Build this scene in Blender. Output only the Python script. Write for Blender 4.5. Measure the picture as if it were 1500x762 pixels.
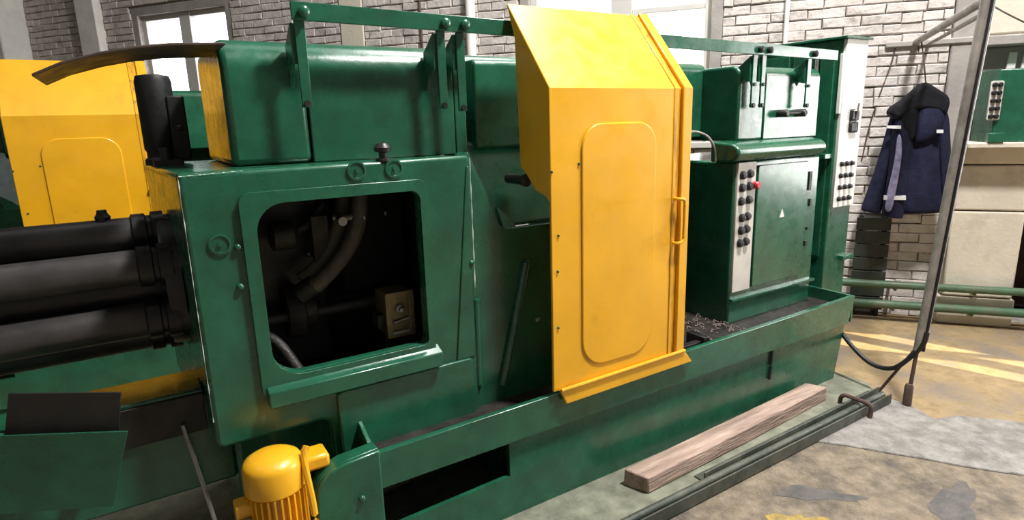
import bpy, bmesh, math, random
from mathutils import Vector, Matrix
random.seed(7)
for o in list(bpy.data.objects): bpy.data.objects.remove(o, do_unlink=True)
scene = bpy.context.scene
C = scene.collection
R = math.radians

# ------------------------------------------------------------------ camera
FPX = 880.0
PITCH, ROLL, YAW, EYE = R(12.8), R(1.72), R(31.9), 1.6
_f = Vector((math.sin(YAW)*math.cos(PITCH), math.cos(YAW)*math.cos(PITCH), -math.sin(PITCH)))
_r = Vector((math.cos(YAW), -math.sin(YAW), 0))
_d = _f.cross(_r)
AX = _r*math.cos(ROLL) + _d*math.sin(ROLL)
AY = -_r*math.sin(ROLL) + _d*math.cos(ROLL)
CAM = Vector((0, 0, EYE))
cd = bpy.data.cameras.new('camera'); cam = bpy.data.objects.new('camera', cd); C.objects.link(cam)
cd.sensor_width = 36.0; cd.lens = FPX/1500*36; cd.clip_start = 0.05; cd.clip_end = 200
m3 = Matrix((AX, -AY, -_f)).transposed()
cam.matrix_world = Matrix.Translation(CAM) @ m3.to_4x4()
scene.camera = cam

# ------------------------------------------------------------------ light and exposure
scene.view_settings.view_transform = 'Standard'
scene.view_settings.look = 'None'
scene.view_settings.gamma = 1.0
scene.view_settings.use_curve_mapping = False
scene.view_settings.exposure = -0.08
w = bpy.data.worlds.new('sky'); scene.world = w; w.use_nodes = True
bgn = w.node_tree.nodes['Background']; bgn.inputs[0].default_value = (0.93, 0.97, 1.0, 1); bgn.inputs[1].default_value = 5.0
WA = R(-53.0); WD = 5.45                       # direction of the brick wall and its distance
UU = Vector((math.cos(WA), math.sin(WA), 0)); NN = Vector((-math.sin(WA), math.cos(WA), 0))
def hall(s, n, z): return UU*s + NN*n + Vector((0, 0, z))
def area(name, loc, target, sx, sy, power, col=(1, 1, 1)):
    l = bpy.data.lights.new(name, 'AREA'); l.shape = 'RECTANGLE'; l.size = sx; l.size_y = sy; l.energy = power; l.color = col
    o = bpy.data.objects.new(name, l); C.objects.link(o); o.location = loc
    o.rotation_euler = (Vector(target)-Vector(loc)).to_track_quat('-Z', 'Y').to_euler(); return o
area('ceiling_lamp_offscreen', (2.8, 0.3, 5.9), (2.0, 1.5, 0), 0.5, 0.4, 560, (1.0, 0.985, 0.95))
area('skylight_offscreen', (3.1, 2.7, 5.9), (3.1, 2.7, 0), 1.8, 1.8, 180, (1.0, 0.985, 0.95))
area('overhead_fill_offscreen', hall(-2.5, 1.8, 5.9), hall(-2.5, 1.8, 0), 9.0, 1.6, 55, (0.97, 0.98, 1.0))  # broad fill light added unseen under the closed ceiling, lifts second lathe and left wall
area('window_back_offscreen', hall(4.95, 5.475, 2.25), hall(4.95, 0.5, 2.25), 3.2, 3.0, 400, (1.0, 0.98, 0.95))
sl = bpy.data.lights.new('sun_offscreen', 'SUN'); sl.energy = 14.0; sl.angle = R(0.5); sl.color = (1.0, 0.86, 0.55)
sun = bpy.data.objects.new('sun_offscreen', sl); C.objects.link(sun); sun.location = (8, 0, 8)
sun.rotation_euler = (UU*0.90 + NN*-0.37 + Vector((0, 0, -1.0))).to_track_quat('-Z', 'Y').to_euler()

# ------------------------------------------------------------------ measuring
def ray(px, py): return AX*((px-750)/FPX) + AY*((py-381)/FPX) + _f
def at(ax, v, px, py):
    i = 'xyz'.index(ax); d = ray(px, py); return CAM + d*((v-CAM[i])/d[i])
def wl(px, py, n=WD):                          # pixel -> (s, z) on a plane parallel to the brick wall
    d = ray(px, py); q = CAM + d*((n-CAM.dot(NN))/d.dot(NN)); return (q.dot(UU), q.z)
def proj(p):
    q = Vector(p)-CAM; d = q.dot(_f); return (750+FPX*q.dot(AX)/d, 381+FPX*q.dot(AY)/d, d)

# ------------------------------------------------------------------ materials
def mat(name, col, rough=0.5, metal=0.0, var=0.0, vscale=6.0, col2=None, dscale=3.0, damt=0.0, bump=0.0, bscale=60.0, spec=0.5, coat=0.0, island=0.0, stretch=None, lo=0.45, hi=0.7):
    m = bpy.data.materials.new(name); m.use_nodes = True; nt = m.node_tree; N = nt.nodes; L = nt.links
    b = N['Principled BSDF']; b.inputs['Roughness'].default_value = rough; b.inputs['Metallic'].default_value = metal
    b.inputs['Specular IOR Level'].default_value = spec; b.inputs['Coat Weight'].default_value = coat; b.inputs['Coat Roughness'].default_value = 0.16
    b.inputs['Base Color'].default_value = (*col, 1)
    tc = N.new('ShaderNodeTexCoord'); src = tc.outputs['Object']
    geo = N.new('ShaderNodeNewGeometry'); src = geo.outputs['Position']
    if stretch:
        mp = N.new('ShaderNodeMapping'); mp.inputs['Scale'].default_value = stretch; L.new(src, mp.inputs[0]); src = mp.outputs[0]
    cur = None
    def mix(a, bcol, fac_socket, mode='MIX'):
        x = N.new('ShaderNodeMix'); x.data_type = 'RGBA'; x.blend_type = mode
        if a is None: x.inputs[6].default_value = (*col, 1)
        else: L.new(a, x.inputs[6])
        if isinstance(bcol, tuple): x.inputs[7].default_value = (*bcol, 1)
        else: L.new(bcol, x.inputs[7])
        if isinstance(fac_socket, (int, float)): x.inputs[0].default_value = fac_socket
        else: L.new(fac_socket, x.inputs[0])
        return x.outputs[2]
    def noise(sc, detail=4, rg=0.6):
        n = N.new('ShaderNodeTexNoise'); n.inputs['Scale'].default_value = sc; n.inputs['Detail'].default_value = detail; n.inputs['Roughness'].default_value = rg
        L.new(src, n.inputs['Vector']); return n.outputs['Fac']
    def ramp(s, a, bb, c0=0.0, c1=1.0):
        r = N.new('ShaderNodeMapRange'); r.inputs[1].default_value = a; r.inputs[2].default_value = bb; r.inputs[3].default_value = c0; r.inputs[4].default_value = c1; L.new(s, r.inputs[0]); return r.outputs[0]
    if var > 0:
        v = ramp(noise(vscale), 0.3, 0.7, 1-var, 1+var)
        cv = N.new('ShaderNodeCombineColor'); [L.new(v, cv.inputs[i]) for i in range(3)]
        cur = mix(cur, cv.outputs[0], 1.0, 'MULTIPLY')
    if island > 0:
        v = ramp(geo.outputs['Random Per Island'], 0, 1, 1-island, 1+island)
        cv = N.new('ShaderNodeCombineColor'); [L.new(v, cv.inputs[i]) for i in range(3)]
        cur = mix(cur, cv.outputs[0], 1.0, 'MULTIPLY')
    if col2 is not None:
        f = ramp(noise(dscale, 8, 0.7), lo, hi, 0, damt); cur = mix(cur, col2, f)
    if cur is not None: L.new(cur, b.inputs['Base Color'])
    if var > 0: L.new(ramp(noise(vscale*2.3), 0.3, 0.7, rough*0.75, min(1, rough*1.3)), b.inputs['Roughness'])
    if bump > 0:
        bp = N.new('ShaderNodeBump'); bp.inputs['Strength'].default_value = bump; bp.inputs['Distance'].default_value = 0.01
        L.new(noise(bscale, 3), bp.inputs['Height']); L.new(bp.outputs[0], b.inputs['Normal'])
    return m
M = {}
M['green'] = mat('green_enamel', (0.012, 0.094, 0.049), 0.28, 0, 0.26, 7, (0.006, 0.035, 0.02), 2.6, 0.6, 0.12, 18, lo=0.55, hi=0.78, coat=0.45)
M['yellow'] = mat('yellow_enamel', (0.80, 0.40, 0.010), 0.36, 0, 0.08, 4, (0.42, 0.19, 0.008), 3.2, 0.55, 0.06, 14, lo=0.57, hi=0.8, coat=0.35)
M['yellow2'] = mat('oil_streaked_yellow', (0.74, 0.36, 0.010), 0.36, 0, 0.10, 6, (0.09, 0.045, 0.012), 9, 0.85, 0.06, 14, coat=0.3, stretch=(3.0, 3.0, 0.35), lo=0.50, hi=0.66)
M['black'] = mat('black_oily_steel', (0.012, 0.011, 0.013), 0.38, 0.0, 0.3, 6, (0.03, 0.025, 0.02), 5, 0.6, 0.15, 40)
M['tube'] = mat('dark_steel_tube', (0.06, 0.056, 0.055), 0.40, 0.2, 0.25, 5, (0.012, 0.011, 0.012), 4, 0.7, 0.08, 30)
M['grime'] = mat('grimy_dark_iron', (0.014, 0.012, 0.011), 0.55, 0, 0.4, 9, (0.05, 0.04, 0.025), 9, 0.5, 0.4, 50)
M['brown'] = mat('dark_brown_sheet', (0.05, 0.034, 0.026), 0.5, 0.1, 0.25, 6, (0.10, 0.06, 0.03), 3, 0.5, 0.1, 40)
M['darkplate'] = mat('dark_oily_plate', (0.013, 0.012, 0.011), 0.5, 0.0, 0.3, 6, (0.03, 0.025, 0.02), 5, 0.5, 0.1, 40)
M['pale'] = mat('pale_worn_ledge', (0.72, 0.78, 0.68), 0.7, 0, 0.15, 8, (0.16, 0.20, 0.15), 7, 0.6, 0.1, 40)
M['steel'] = mat('worn_steel', (0.36, 0.35, 0.33), 0.38, 0.75, 0.2, 10, (0.10, 0.08, 0.06), 8, 0.6, 0.1, 50)
M['brass'] = mat('dull_brass', (0.25, 0.20, 0.10), 0.4, 0.6, 0.4, 20, (0.04, 0.03, 0.02), 20, 0.7, 0.2, 60)
M['hose'] = mat('grey_hose', (0.085, 0.075, 0.052), 0.6, 0, 0.25, 14, (0.03, 0.025, 0.02), 8, 0.6, 0.2, 60)
M['panel'] = mat('pale_grey_panel', (0.60, 0.57, 0.52), 0.45, 0, 0.08, 5, (0.33, 0.29, 0.24), 4, 0.5, 0.05, 40)
M['white'] = mat('white_enamel_panel', (0.78, 0.78, 0.75), 0.4, 0, 0.05, 5, (0.5, 0.48, 0.44), 3, 0.4, 0.03, 30)
M['rubber'] = mat('black_rubber', (0.010, 0.010, 0.011), 0.5, 0, 0.2, 15)
M['red'] = mat('red_button', (0.45, 0.02, 0.03), 0.4)
M['brick'] = mat('whitewashed_brick', (0.60, 0.545, 0.515), 0.9, 0, 0.14, 7, (0.27, 0.235, 0.21), 8, 0.9, 0.8, 28, 0.2, island=0.17, lo=0.5, hi=0.72)
M['mortar'] = mat('grey_mortar', (0.36, 0.325, 0.30), 0.95, 0, 0.3, 20, (0.20, 0.17, 0.15), 6, 0.8, 0.5, 60, 0.2)
M['plaster'] = mat('cream_plaster', (0.66, 0.60, 0.50), 0.85, 0, 0.08, 3, (0.40, 0.35, 0.28), 4, 0.55, 0.3, 30, 0.2, lo=0.52)
M['greyplaster'] = mat('grey_plaster', (0.36, 0.33, 0.31), 0.85, 0, 0.1, 4, (0.22, 0.20, 0.19), 5, 0.5, 0.3, 30, 0.2)
M['whitepaint'] = mat('white_column_paint', (0.86, 0.84, 0.79), 0.7, 0, 0.06, 3, (0.5, 0.47, 0.42), 4, 0.4, 0.15, 30, 0.3)
M['ceil'] = mat('grey_ceiling', (0.25, 0.245, 0.24), 0.9, 0, 0.1, 1)
M['concrete'] = mat('grey_concrete', (0.25, 0.233, 0.215), 0.85, 0, 0.3, 16, (0.12, 0.105, 0.09), 4.5, 0.8, 0.9, 70, 0.25, lo=0.5, hi=0.72)
M['tan'] = mat('tan_floor', (0.30, 0.215, 0.115), 0.75, 0, 0.25, 12, (0.19, 0.155, 0.125), 3.0, 0.9, 0.6, 60, 0.3, lo=0.48, hi=0.62)
M['ochre'] = mat('ochre_concrete', (0.20, 0.162, 0.118), 0.85, 0, 0.35, 16, (0.085, 0.073, 0.066), 4.2, 0.9, 0.9, 70, 0.25, lo=0.48, hi=0.66)
M['pad'] = mat('green_stained_concrete', (0.20, 0.205, 0.155), 0.8, 0, 0.3, 14, (0.09, 0.10, 0.075), 6, 0.7, 0.4, 40, 0.3)
M['wood'] = mat('weathered_timber', (0.42, 0.305, 0.25), 0.85, 0, 0.35, 9, (0.19, 0.13, 0.10), 7, 0.85, 0.8, 30, 0.2, stretch=(0.35, 3, 3))
M['bar'] = mat('painted_angle_steel', (0.06, 0.07, 0.055), 0.55, 0.2, 0.3, 8, (0.20, 0.18, 0.14), 6, 0.5, 0.25, 40)
M['pipegreen'] = mat('dirty_green_pipe', (0.06, 0.125, 0.07), 0.5, 0, 0.3, 6, (0.15, 0.12, 0.08), 5, 0.6, 0.2, 40)
M['galv'] = mat('grey_steel_pipe', (0.33, 0.30, 0.27), 0.45, 0.45, 0.25, 8, (0.10, 0.08, 0.07), 9, 0.6, 0.1, 50)
M['rust'] = mat('rusty_iron', (0.11, 0.07, 0.055), 0.7, 0.2, 0.3, 14, (0.04, 0.03, 0.03), 10, 0.6, 0.3, 60)
M['navy'] = mat('navy_cloth', (0.012, 0.013, 0.036), 0.85, 0, 0.35, 14, (0.028, 0.028, 0.062), 6, 0.5, 0.4, 26, 0.2)
M['blackcloth'] = mat('black_cloth', (0.009, 0.009, 0.012), 0.9, 0, 0.3, 9, None, 6, 0, 0.4, 26, 0.2)
M['lilac'] = mat('lilac_trim_cloth', (0.30, 0.28, 0.46), 0.8, 0, 0.4, 22, None, 6, 0, 0.3, 40)
M['silver'] = mat('silver_reflective_tape', (0.72, 0.72, 0.70), 0.5, 0, 0.05, 9)
M['darkgreen'] = mat('dark_green_boards', (0.022, 0.03, 0.022), 0.6, 0, 0.3, 9, (0.06, 0.05, 0.035), 8, 0.5, 0.2, 40)
M['void'] = mat('dull_red_brown', (0.16, 0.09, 0.08), 0.8, 0, 0.3, 5)
M['frame'] = mat('white_window_frame', (0.55, 0.53, 0.50), 0.6, 0, 0.06, 6)
M['chips'] = mat('metal_chips', (0.12, 0.09, 0.08), 0.6, 0.4, 0.5, 60, (0.30, 0.25, 0.22), 90, 0.7, 0.8, 120)
g = bpy.data.materials.new('window_glass'); g.use_nodes = True
gn = g.node_tree.nodes; gn.remove(gn['Principled BSDF'])
tr = gn.new('ShaderNodeBsdfTransparent'); gl = gn.new('ShaderNodeBsdfGlossy'); gl.inputs['Roughness'].default_value = 0.05
mx = gn.new('ShaderNodeMixShader'); mx.inputs[0].default_value = 0.06
g.node_tree.links.new(tr.outputs[0], mx.inputs[1]); g.node_tree.links.new(gl.outputs[0], mx.inputs[2]); g.node_tree.links.new(mx.outputs[0], gn['Material Output'].inputs[0])
M['glass'] = g

# ------------------------------------------------------------------ mesh helpers
ORG = [Vector((0, 0, 0))]
def BM(): return bmesh.new()
def box(bm, x0, x1, y0, y1, z0, z1):
    v = [bm.verts.new(p) for p in ((x0,y0,z0),(x1,y0,z0),(x1,y1,z0),(x0,y1,z0),(x0,y0,z1),(x1,y0,z1),(x1,y1,z1),(x0,y1,z1))]
    for f in ((0,3,2,1),(4,5,6,7),(0,1,5,4),(1,2,6,5),(2,3,7,6),(3,0,4,7)): bm.faces.new([v[i] for i in f])
    return bm
def _p3(axis, a, p):
    return {'y': (p[0], a, p[1]), 'x': (a, p[0], p[1]), 'z': (p[0], p[1], a)}[axis]
def prism(bm, loops, axis, a, b):
    if not isinstance(loops[0][0], (tuple, list)): loops = [loops]
    t = bmesh.new()
    if len(loops) == 1:
        vs = [t.verts.new(_p3(axis, a, p)) for p in loops[0]]; t.faces.new(vs)
    else:
        es = []
        for lp in loops:
            vs = [t.verts.new(_p3(axis, a, p)) for p in lp]
            es += [t.edges.new((vs[i], vs[(i+1) % len(vs)])) for i in range(len(vs))]
        bmesh.ops.triangle_fill(t, edges=es, use_beauty=True, use_dissolve=False)
    r = bmesh.ops.extrude_face_region(t, geom=t.faces[:])
    nv = [e for e in r['geom'] if isinstance(e, bmesh.types.BMVert)]
    d = [0, 0, 0]; d['xyz'.index(axis)] = b-a
    bmesh.ops.translate(t, verts=nv, vec=d)
    bmesh.ops.recalc_face_normals(t, faces=t.faces[:])
    me = bpy.data.meshes.new('tmp'); t.to_mesh(me); t.free(); bm.from_mesh(me); bpy.data.meshes.remove(me)
    return bm
def rrect(x0, x1, z0, z1, r, n=6):
    if not isinstance(r, (tuple, list)): r = (r,)*4     # BL BR TR TL
    out = []
    for (cx, cz, rr, a0) in ((x0+r[0], z0+r[0], r[0], 180), (x1-r[1], z0+r[1], r[1], 270), (x1-r[2], z1-r[2], r[2], 0), (x0+r[3], z1-r[3], r[3], 90)):
        if rr < 1e-4: out.append((cx, cz)); continue
        for i in range(n+1):
            a = R(a0+90*i/n); out.append((cx+rr*math.cos(a), cz+rr*math.sin(a)))
    return out
def catmull(pts, k=6):
    P = [Vector(p) for p in pts]
    if len(P) < 3: return P
    P = [2*P[0]-P[1]]+P+[2*P[-1]-P[-2]]; out = []
    for i in range(1, len(P)-2):
        for j in range(k):
            t = j/k
            out.append(0.5*((2*P[i])+(P[i+1]-P[i-1])*t+(2*P[i-1]-5*P[i]+4*P[i+1]-P[i+2])*t*t+(3*P[i]-P[i-1]-3*P[i+1]+P[i+2])*t**3))
    out.append(P[-2]); return out
def tube(bm, pts, r, n=10, smooth=True, k=6, sq=None):
    P = catmull(pts, k) if smooth else [Vector(p) for p in pts]
    rr = r if callable(r) else (lambda t: r)
    rings = []; up = Vector((0, 0, 1))
    for i, p in enumerate(P):
        t = (P[min(i+1, len(P)-1)]-P[max(i-1, 0)]).normalized()
        u = t.cross(up)
        if u.length < 0.05: u = t.cross(Vector((0, 1, 0)))
        u.normalize(); v = t.cross(u).normalized(); q = rr(i/(len(P)-1))
        rings.append([bm.verts.new(p+u*q*math.cos(2*math.pi*j/n)+v*q*math.sin(2*math.pi*j/n)) for j in range(n)])
    for a, b in zip(rings, rings[1:]):
        for j in range(n): bm.faces.new((a[j], a[(j+1) % n], b[(j+1) % n], b[j]))
    bm.faces.new(rings[0][::-1]); bm.faces.new(rings[-1])
    bmesh.ops.recalc_face_normals(bm, faces=bm.faces[:]); return bm
def cyl(bm, p0, p1, r, n=16): return tube(bm, [p0, p1], r, n, False)
def lathe(bm, prof, o, axis='z', n=24):
    o = Vector(o); rings = []
    for (r, h) in prof:
        ring = []
        for j in range(n):
            a = 2*math.pi*j/n; c, s = r*math.cos(a), r*math.sin(a)
            ring.append(bm.verts.new(o+Vector({'z': (c, s, h), 'x': (h, c, s), 'y': (c, h, s)}[axis])))
        rings.append(ring)
    for a, b in zip(rings, rings[1:]):
        for j in range(n): bm.faces.new((a[j], a[(j+1) % n], b[(j+1) % n], b[j]))
    bm.faces.new(rings[0][::-1]); bm.faces.new(rings[-1])
    bmesh.ops.recalc_face_normals(bm, faces=bm.faces[:]); return bm
def loft(bm, rings):
    V = [[bm.verts.new(p) for p in r] for r in rings]; n = len(V[0])
    for a, b in zip(V, V[1:]):
        for j in range(n): bm.faces.new((a[j], a[(j+1) % n], b[(j+1) % n], b[j]))
    bm.faces.new(V[0][::-1]); bm.faces.new(V[-1])
    bmesh.ops.recalc_face_normals(bm, faces=bm.faces[:]); return bm
def mesh_of(bm, name):
    me = bpy.data.meshes.new(name); bm.to_mesh(me); bm.free()
    me.polygons.foreach_set('use_smooth', [True]*len(me.polygons)); me.set_sharp_from_angle(angle=R(38)); return me
def obj(name, bm, m, parent=None, bevel=0.0, seg=2, shift=True, loc=None):
    if shift: bmesh.ops.translate(bm, verts=bm.verts[:], vec=-ORG[0])
    me = mesh_of(bm, name); me.materials.append(M[m] if isinstance(m, str) else m)
    o = bpy.data.objects.new(name, me); C.objects.link(o); o.parent = parent
    if loc is not None: o.location = loc
    if bevel > 0:
        bv = o.modifiers.new('bevel', 'BEVEL'); bv.width = bevel; bv.segments = seg; bv.limit_method = 'ANGLE'; bv.angle_limit = R(40)
    return o
def inst(name, me, parent, loc, rot=None, absolute=True):
    o = bpy.data.objects.new(name, me); C.objects.link(o); o.parent = parent
    o.location = Vector(loc)-ORG[0] if absolute else loc
    if rot: o.rotation_euler = rot
    return o
def tag(o, label, cat, group=None, kind=None):
    if label: o['label'] = label
    if cat: o['category'] = cat
    if group: o['group'] = group
    if kind: o['kind'] = kind
    return o
def thing(name, loc, label, cat, group=None):
    o = bpy.data.objects.new(name, None); C.objects.link(o); o.location = loc; o.empty_display_size = 0.1
    ORG[0] = Vector(loc); return tag(o, label, cat, group)
def struct(name, bm, m, bevel=0):
    ORG[0] = Vector((0, 0, 0)); o = obj(name, bm, m, None, bevel); o['kind'] = 'structure'; return o
def copy_tree(o, parent=None):
    c = o.copy(); C.objects.link(c); c.parent = parent
    for ch in list(o.children): copy_tree(ch, c)
    return c

# ------------------------------------------------------------------ the room
def gp(px, py, z=0.0): q = at('z', z, px, py); return (q.x, q.y)
S0, S1, N0 = -13.0, 9.0, -5.0
def hp(s, n): q = hall(s, n, 0); return (q.x, q.y)
struct('floor', prism(BM(), [hp(S0, N0), hp(S1, N0), hp(S1, WD+0.5), hp(S0, WD+0.5)], 'z', -0.3, 0.0), 'tan')
fl = bpy.data.objects['floor']
j1 = [(1180, 555), (1240, 566), (1292, 583), (1335, 598), (1368, 617), (1400, 612), (1440, 616), (1475, 619), (1560, 632)]
j2 = [(1196, 650), (1245, 657), (1300, 667), (1350, 675), (1400, 685), (1450, 693), (1560, 708)]
q1 = [gp(*p) for p in j1]; q2 = [gp(*p) for p in j2]
far = [(q1[-1][0]+1.0, q1[-1][1]-2.2), (q2[-1][0]+0.6, q2[-1][1]-1.9)]
ORG[0] = Vector((0, 0, 0))
o = obj('concrete_slab', prism(BM(), [(2.75, 1.86)]+q1[1:]+[far[0], far[1]]+q2[::-1]+[(2.4, 1.62)], 'z', -0.02, 0.016), 'concrete', fl, 0.006)
o = obj('concrete_slab', prism(BM(), q2+[far[1], (2.6, -2.6), (-3.0, -2.6), (-3.0, 1.56), (2.4, 1.56)], 'z', -0.02, 0.010), 'ochre', fl, 0.006)
o = obj('foundation_pad', prism(BM(), [(-1.6, 1.50), (1.0, 1.51), (3.36, 1.53), (3.56, 1.72), (3.6, 3.2), (-1.6, 3.2)], 'z', -0.02, 0.022), 'pad', fl, 0.008)

M['yspill'] = mat('yellow_paint_spill', (0.33, 0.23, 0.05), 0.7, 0, 0.4, 20, (0.12, 0.095, 0.06), 14, 0.9, 0.5, 60)
M['oil'] = mat('old_oil_stain', (0.085, 0.078, 0.075), 0.55, 0, 0.3, 14, (0.13, 0.11, 0.09), 7, 0.7, 0.4, 60)
def stain(name, cx, cy, rx, ry, m, z, rot=0.0, n=28):
    pts = []
    for i in range(n):
        a = 2*math.pi*i/n; k = 1+0.22*math.sin(3*a+cx)+0.14*math.sin(7*a+1)+random.uniform(-.08, .08)
        x, y = rx*k*math.cos(a), ry*k*math.sin(a); pts.append((cx+x*math.cos(rot)-y*math.sin(rot), cy+x*math.sin(rot)+y*math.cos(rot)))
    return obj(name, prism(BM(), pts, 'z', z-0.003, z), m, fl)
q = gp(1165, 775); stain('paint_spill', q[0], q[1], 0.13, 0.08, 'yspill', 0.0115, -0.3)
q = gp(1195, 727); stain('oil_stain', q[0], q[1], 0.17, 0.045, 'oil', 0.0112, -0.75)
q = gp(1400, 745); stain('oil_stain', q[0], q[1], 0.20, 0.07, 'oil', 0.0112, 0.3)
struct('ceiling', prism(BM(), [hp(S0, N0), hp(S1, N0), hp(S1, WD+0.5), hp(S0, WD+0.5)], 'z', 6.0, 6.2), 'ceil')
struct('wall_front', prism(BM(), [hp(S0, N0-0.3), hp(S1, N0-0.3), hp(S1, N0), hp(S0, N0)], 'z', 0, 6.0), 'ceil')
struct('wall_left', prism(BM(), [hp(S0-0.3, N0), hp(S0, N0), hp(S0, WD+0.5), hp(S0-0.3, WD+0.5)], 'z', 0, 6.0), 'ceil')
struct('wall_right', prism(BM(), [hp(S1, N0), hp(S1+0.3, N0), hp(S1+0.3, WD+0.5), hp(S1, WD+0.5)], 'z', 0, 6.0), 'ceil')
WIN = [(-6.68, -5.36, 1.35, 2.945), (-1.86, -0.30, 1.40, 3.9), (3.3, 6.6, 0.7, 3.8)]
NICHE = (1.93, 2.85, 0.0, 1.32)
def rect(a): return [(a[0], a[2]), (a[1], a[2]), (a[1], a[3]), (a[0], a[3])]
wall = struct('wall_back', prism(BM(), [[(S0, 0), (S1, 0), (S1, 6), (S0, 6)]]+[rect(a) for a in WIN]+[[(NICHE[0], 0.002), (NICHE[1], 0.002), (NICHE[1], NICHE[3]), (NICHE[0], NICHE[3])]], 'y', 0.0, 0.16), 'mortar')
wall.location = NN*WD; wall.rotation_euler = (0, 0, WA)
ORG[0] = Vector((0, 0, 0))
t = box(BM(), NICHE[0]-0.01, NICHE[1]+0.01, 0.10, 1.10, 0.0, NICHE[3]+0.01)
for f in [f for f in t.faces if all(abs(v.co.y-0.10) < 1e-4 for v in f.verts)]: t.faces.remove(f)
obj('niche_lining', t, 'void', wall)
# bricks, each a piece with its own edges
CH, BL = 0.0745, 0.262
brick_meshes = []
for k in range(12):
    bm = BM(); L, H, D = 0.255, 0.0695+random.uniform(-.003, .002), 0.045
    box(bm, -L/2, L/2, -D/2, D/2, -H/2, H/2)
    for v in bm.verts: v.co += Vector((random.uniform(-.004, .004), random.uniform(-.004, .004) if v.co.y < 0 else 0, random.uniform(-.004, .004)))
    es = [e for e in bm.edges if all(v.co.y < 0 for v in e.verts)]
    bmesh.ops.bevel(bm, geom=es, offset=0.007, segments=1, affect='EDGES')
    me = mesh_of(bm, 'brick'); me.materials.append(M['brick']); brick_meshes.append(me)
BLOCK = [(a[0]-0.09, a[1]+0.09, a[2]-0.06, a[3]+0.09) for a in WIN]
BLOCK += [(-9.14, -8.60, 0, 6), (-7.57, -7.23, 0, 6), (NICHE[0]-.005, NICHE[1], 0, NICHE[3]+.03), (-3.88, -3.59, 0, 6), (1.36, 1.565, 0.9, 6), (1.47, 2.95, 0, 1.40), (1.50, 2.95, 2.0, 6), (1.55, 2.95, 1.40, 2.03)]
cand = []
row = 0; z = 0.037
while z < 3.78:
    segs = [(-10.6, 3.2)]
    for a in BLOCK:
        if a[2]-0.02 < z < a[3]+0.02:
            ns = []
            for (p, q) in segs:
                if a[1] <= p or a[0] >= q: ns.append((p, q)); continue
                if a[0] > p: ns.append((p, a[0]))
                if a[1] < q: ns.append((a[1], q))
            segs = ns
    off = (BL/2 if row % 2 else 0) + random.uniform(-.015, .015)
    for (p, q) in segs:
        k = math.floor((p-off)/BL)
        while k*BL+off < q:
            u0, u1 = max(p, k*BL+off), min(q, (k+1)*BL+off); k += 1
            if u1-u0 < 0.03: continue
            parts_ = [(u0, u1)]
            if u1-u0 > 0.2 and random.random() < 0.22: parts_ = [(u0, (u0+u1)/2), ((u0+u1)/2, u1)]
            for (b0, b1) in parts_:
                sm = (b0+b1)/2; x, y, d = proj(hall(sm, WD-0.01, z))
                hid = (x < 1030 and y > 130) or (1030 <= x < 1235 and y > 85) or (430 < x < 1030 and y > 70) or (x < 215 and y > 105) or (215 <= x < 430 and y > 62)
                size = (b1-b0)/d if (-40 < x < 1540 and -25 < y < 480 and not hid) else -1
                cand.append((size, sm, z, b1-b0))
    z += CH; row += 1
cand.sort(key=lambda c: -c[0])
joined = BM()
for i, (sz, sm, z, ln) in enumerate(cand):
    me = random.choice(brick_meshes)
    loc = Vector((sm, -0.006+random.uniform(-.006, .005), z+random.uniform(-.003, .003)))
    rot = (random.uniform(-.02, .02), random.uniform(-.014, .014), random.uniform(-.012, .012)); sc = ln/BL
    if i < 298: inst('brick', me, wall, loc, rot).scale = (sc, 1, 1)
    else:
        n0 = len(joined.verts); joined.from_mesh(me); joined.verts.ensure_lookup_table()
        mm = Matrix.Translation(loc) @ Matrix.Rotation(rot[1], 4, 'Y') @ Matrix.Scale(sc, 4, (1, 0, 0))
        bmesh.ops.transform(joined, matrix=mm, verts=joined.verts[n0:])
o = obj('brick_courses', joined, 'brick', wall); o['kind'] = 'stuff'
# pilasters, columns and ledges of the wall
def wbox(name, s0, s1, n0, n1, z0, z1, m, bevel=0.01):
    return obj(name, box(BM(), s0, s1, n0, n1, z0, z1), m, wall, bevel)
wbox('column', -9.12, -8.62, -0.35, 0.02, 0, 6, 'whitepaint', 0.03)
wbox('pilaster', -7.56, -7.24, -0.12, 0.02, 0, 6, 'whitepaint')
wbox('pilaster', -3.87, -3.60, -0.04, 0.02, 0, 6, 'plaster')
obj('wall_pipe', cyl(BM(), (0.26, -0.05, 1.3), (0.26, -0.05, 4.2), 0.017), 'whitepaint', wall)
obj('wall_pipe', cyl(BM(), (-2.42, -0.06, 1.3), (-2.42, -0.06, 4.2), 0.045), 'whitepaint', wall)
obj('wall_pipe', cyl(BM(), (-2.95, -0.04, 1.3), (-2.95, -0.04, 4.2), 0.012), 'rust', wall)
wbox('pilaster', 1.365, 1.56, -0.035, 0.02, 0.9, 6, 'greyplaster')
wbox('stone_ledge', 0.95, 1.56, -0.05, 0.02, 2.065, 2.11, 'greyplaster')
wbox('plaster_block', 1.50, 2.95, -0.10, 0.02, 2.10, 6, 'plaster', 0.02)
wbox('stone_ledge', 1.50, 2.95, -0.13, 0.02, 2.03, 2.10, 'greyplaster', 0.01)
wbox('niche_back', 1.55, 2.95, -0.005, 0.02, 1.40, 2.03, 'greyplaster')
for k in range(4):
    a = 1.71+k*0.085
    obj('white_slat', prism(BM(), [(a, 1.82), (a+0.055, 1.82), (a+0.06+0.01*k, 1.985), (a+0.012, 1.99)], 'y', -0.03, 0.0), 'whitepaint', wall, 0.004)
wbox('sill', 1.46, 2.95, -0.34, 0.02, 1.335, 1.375, 'plaster', 0.008)
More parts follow.
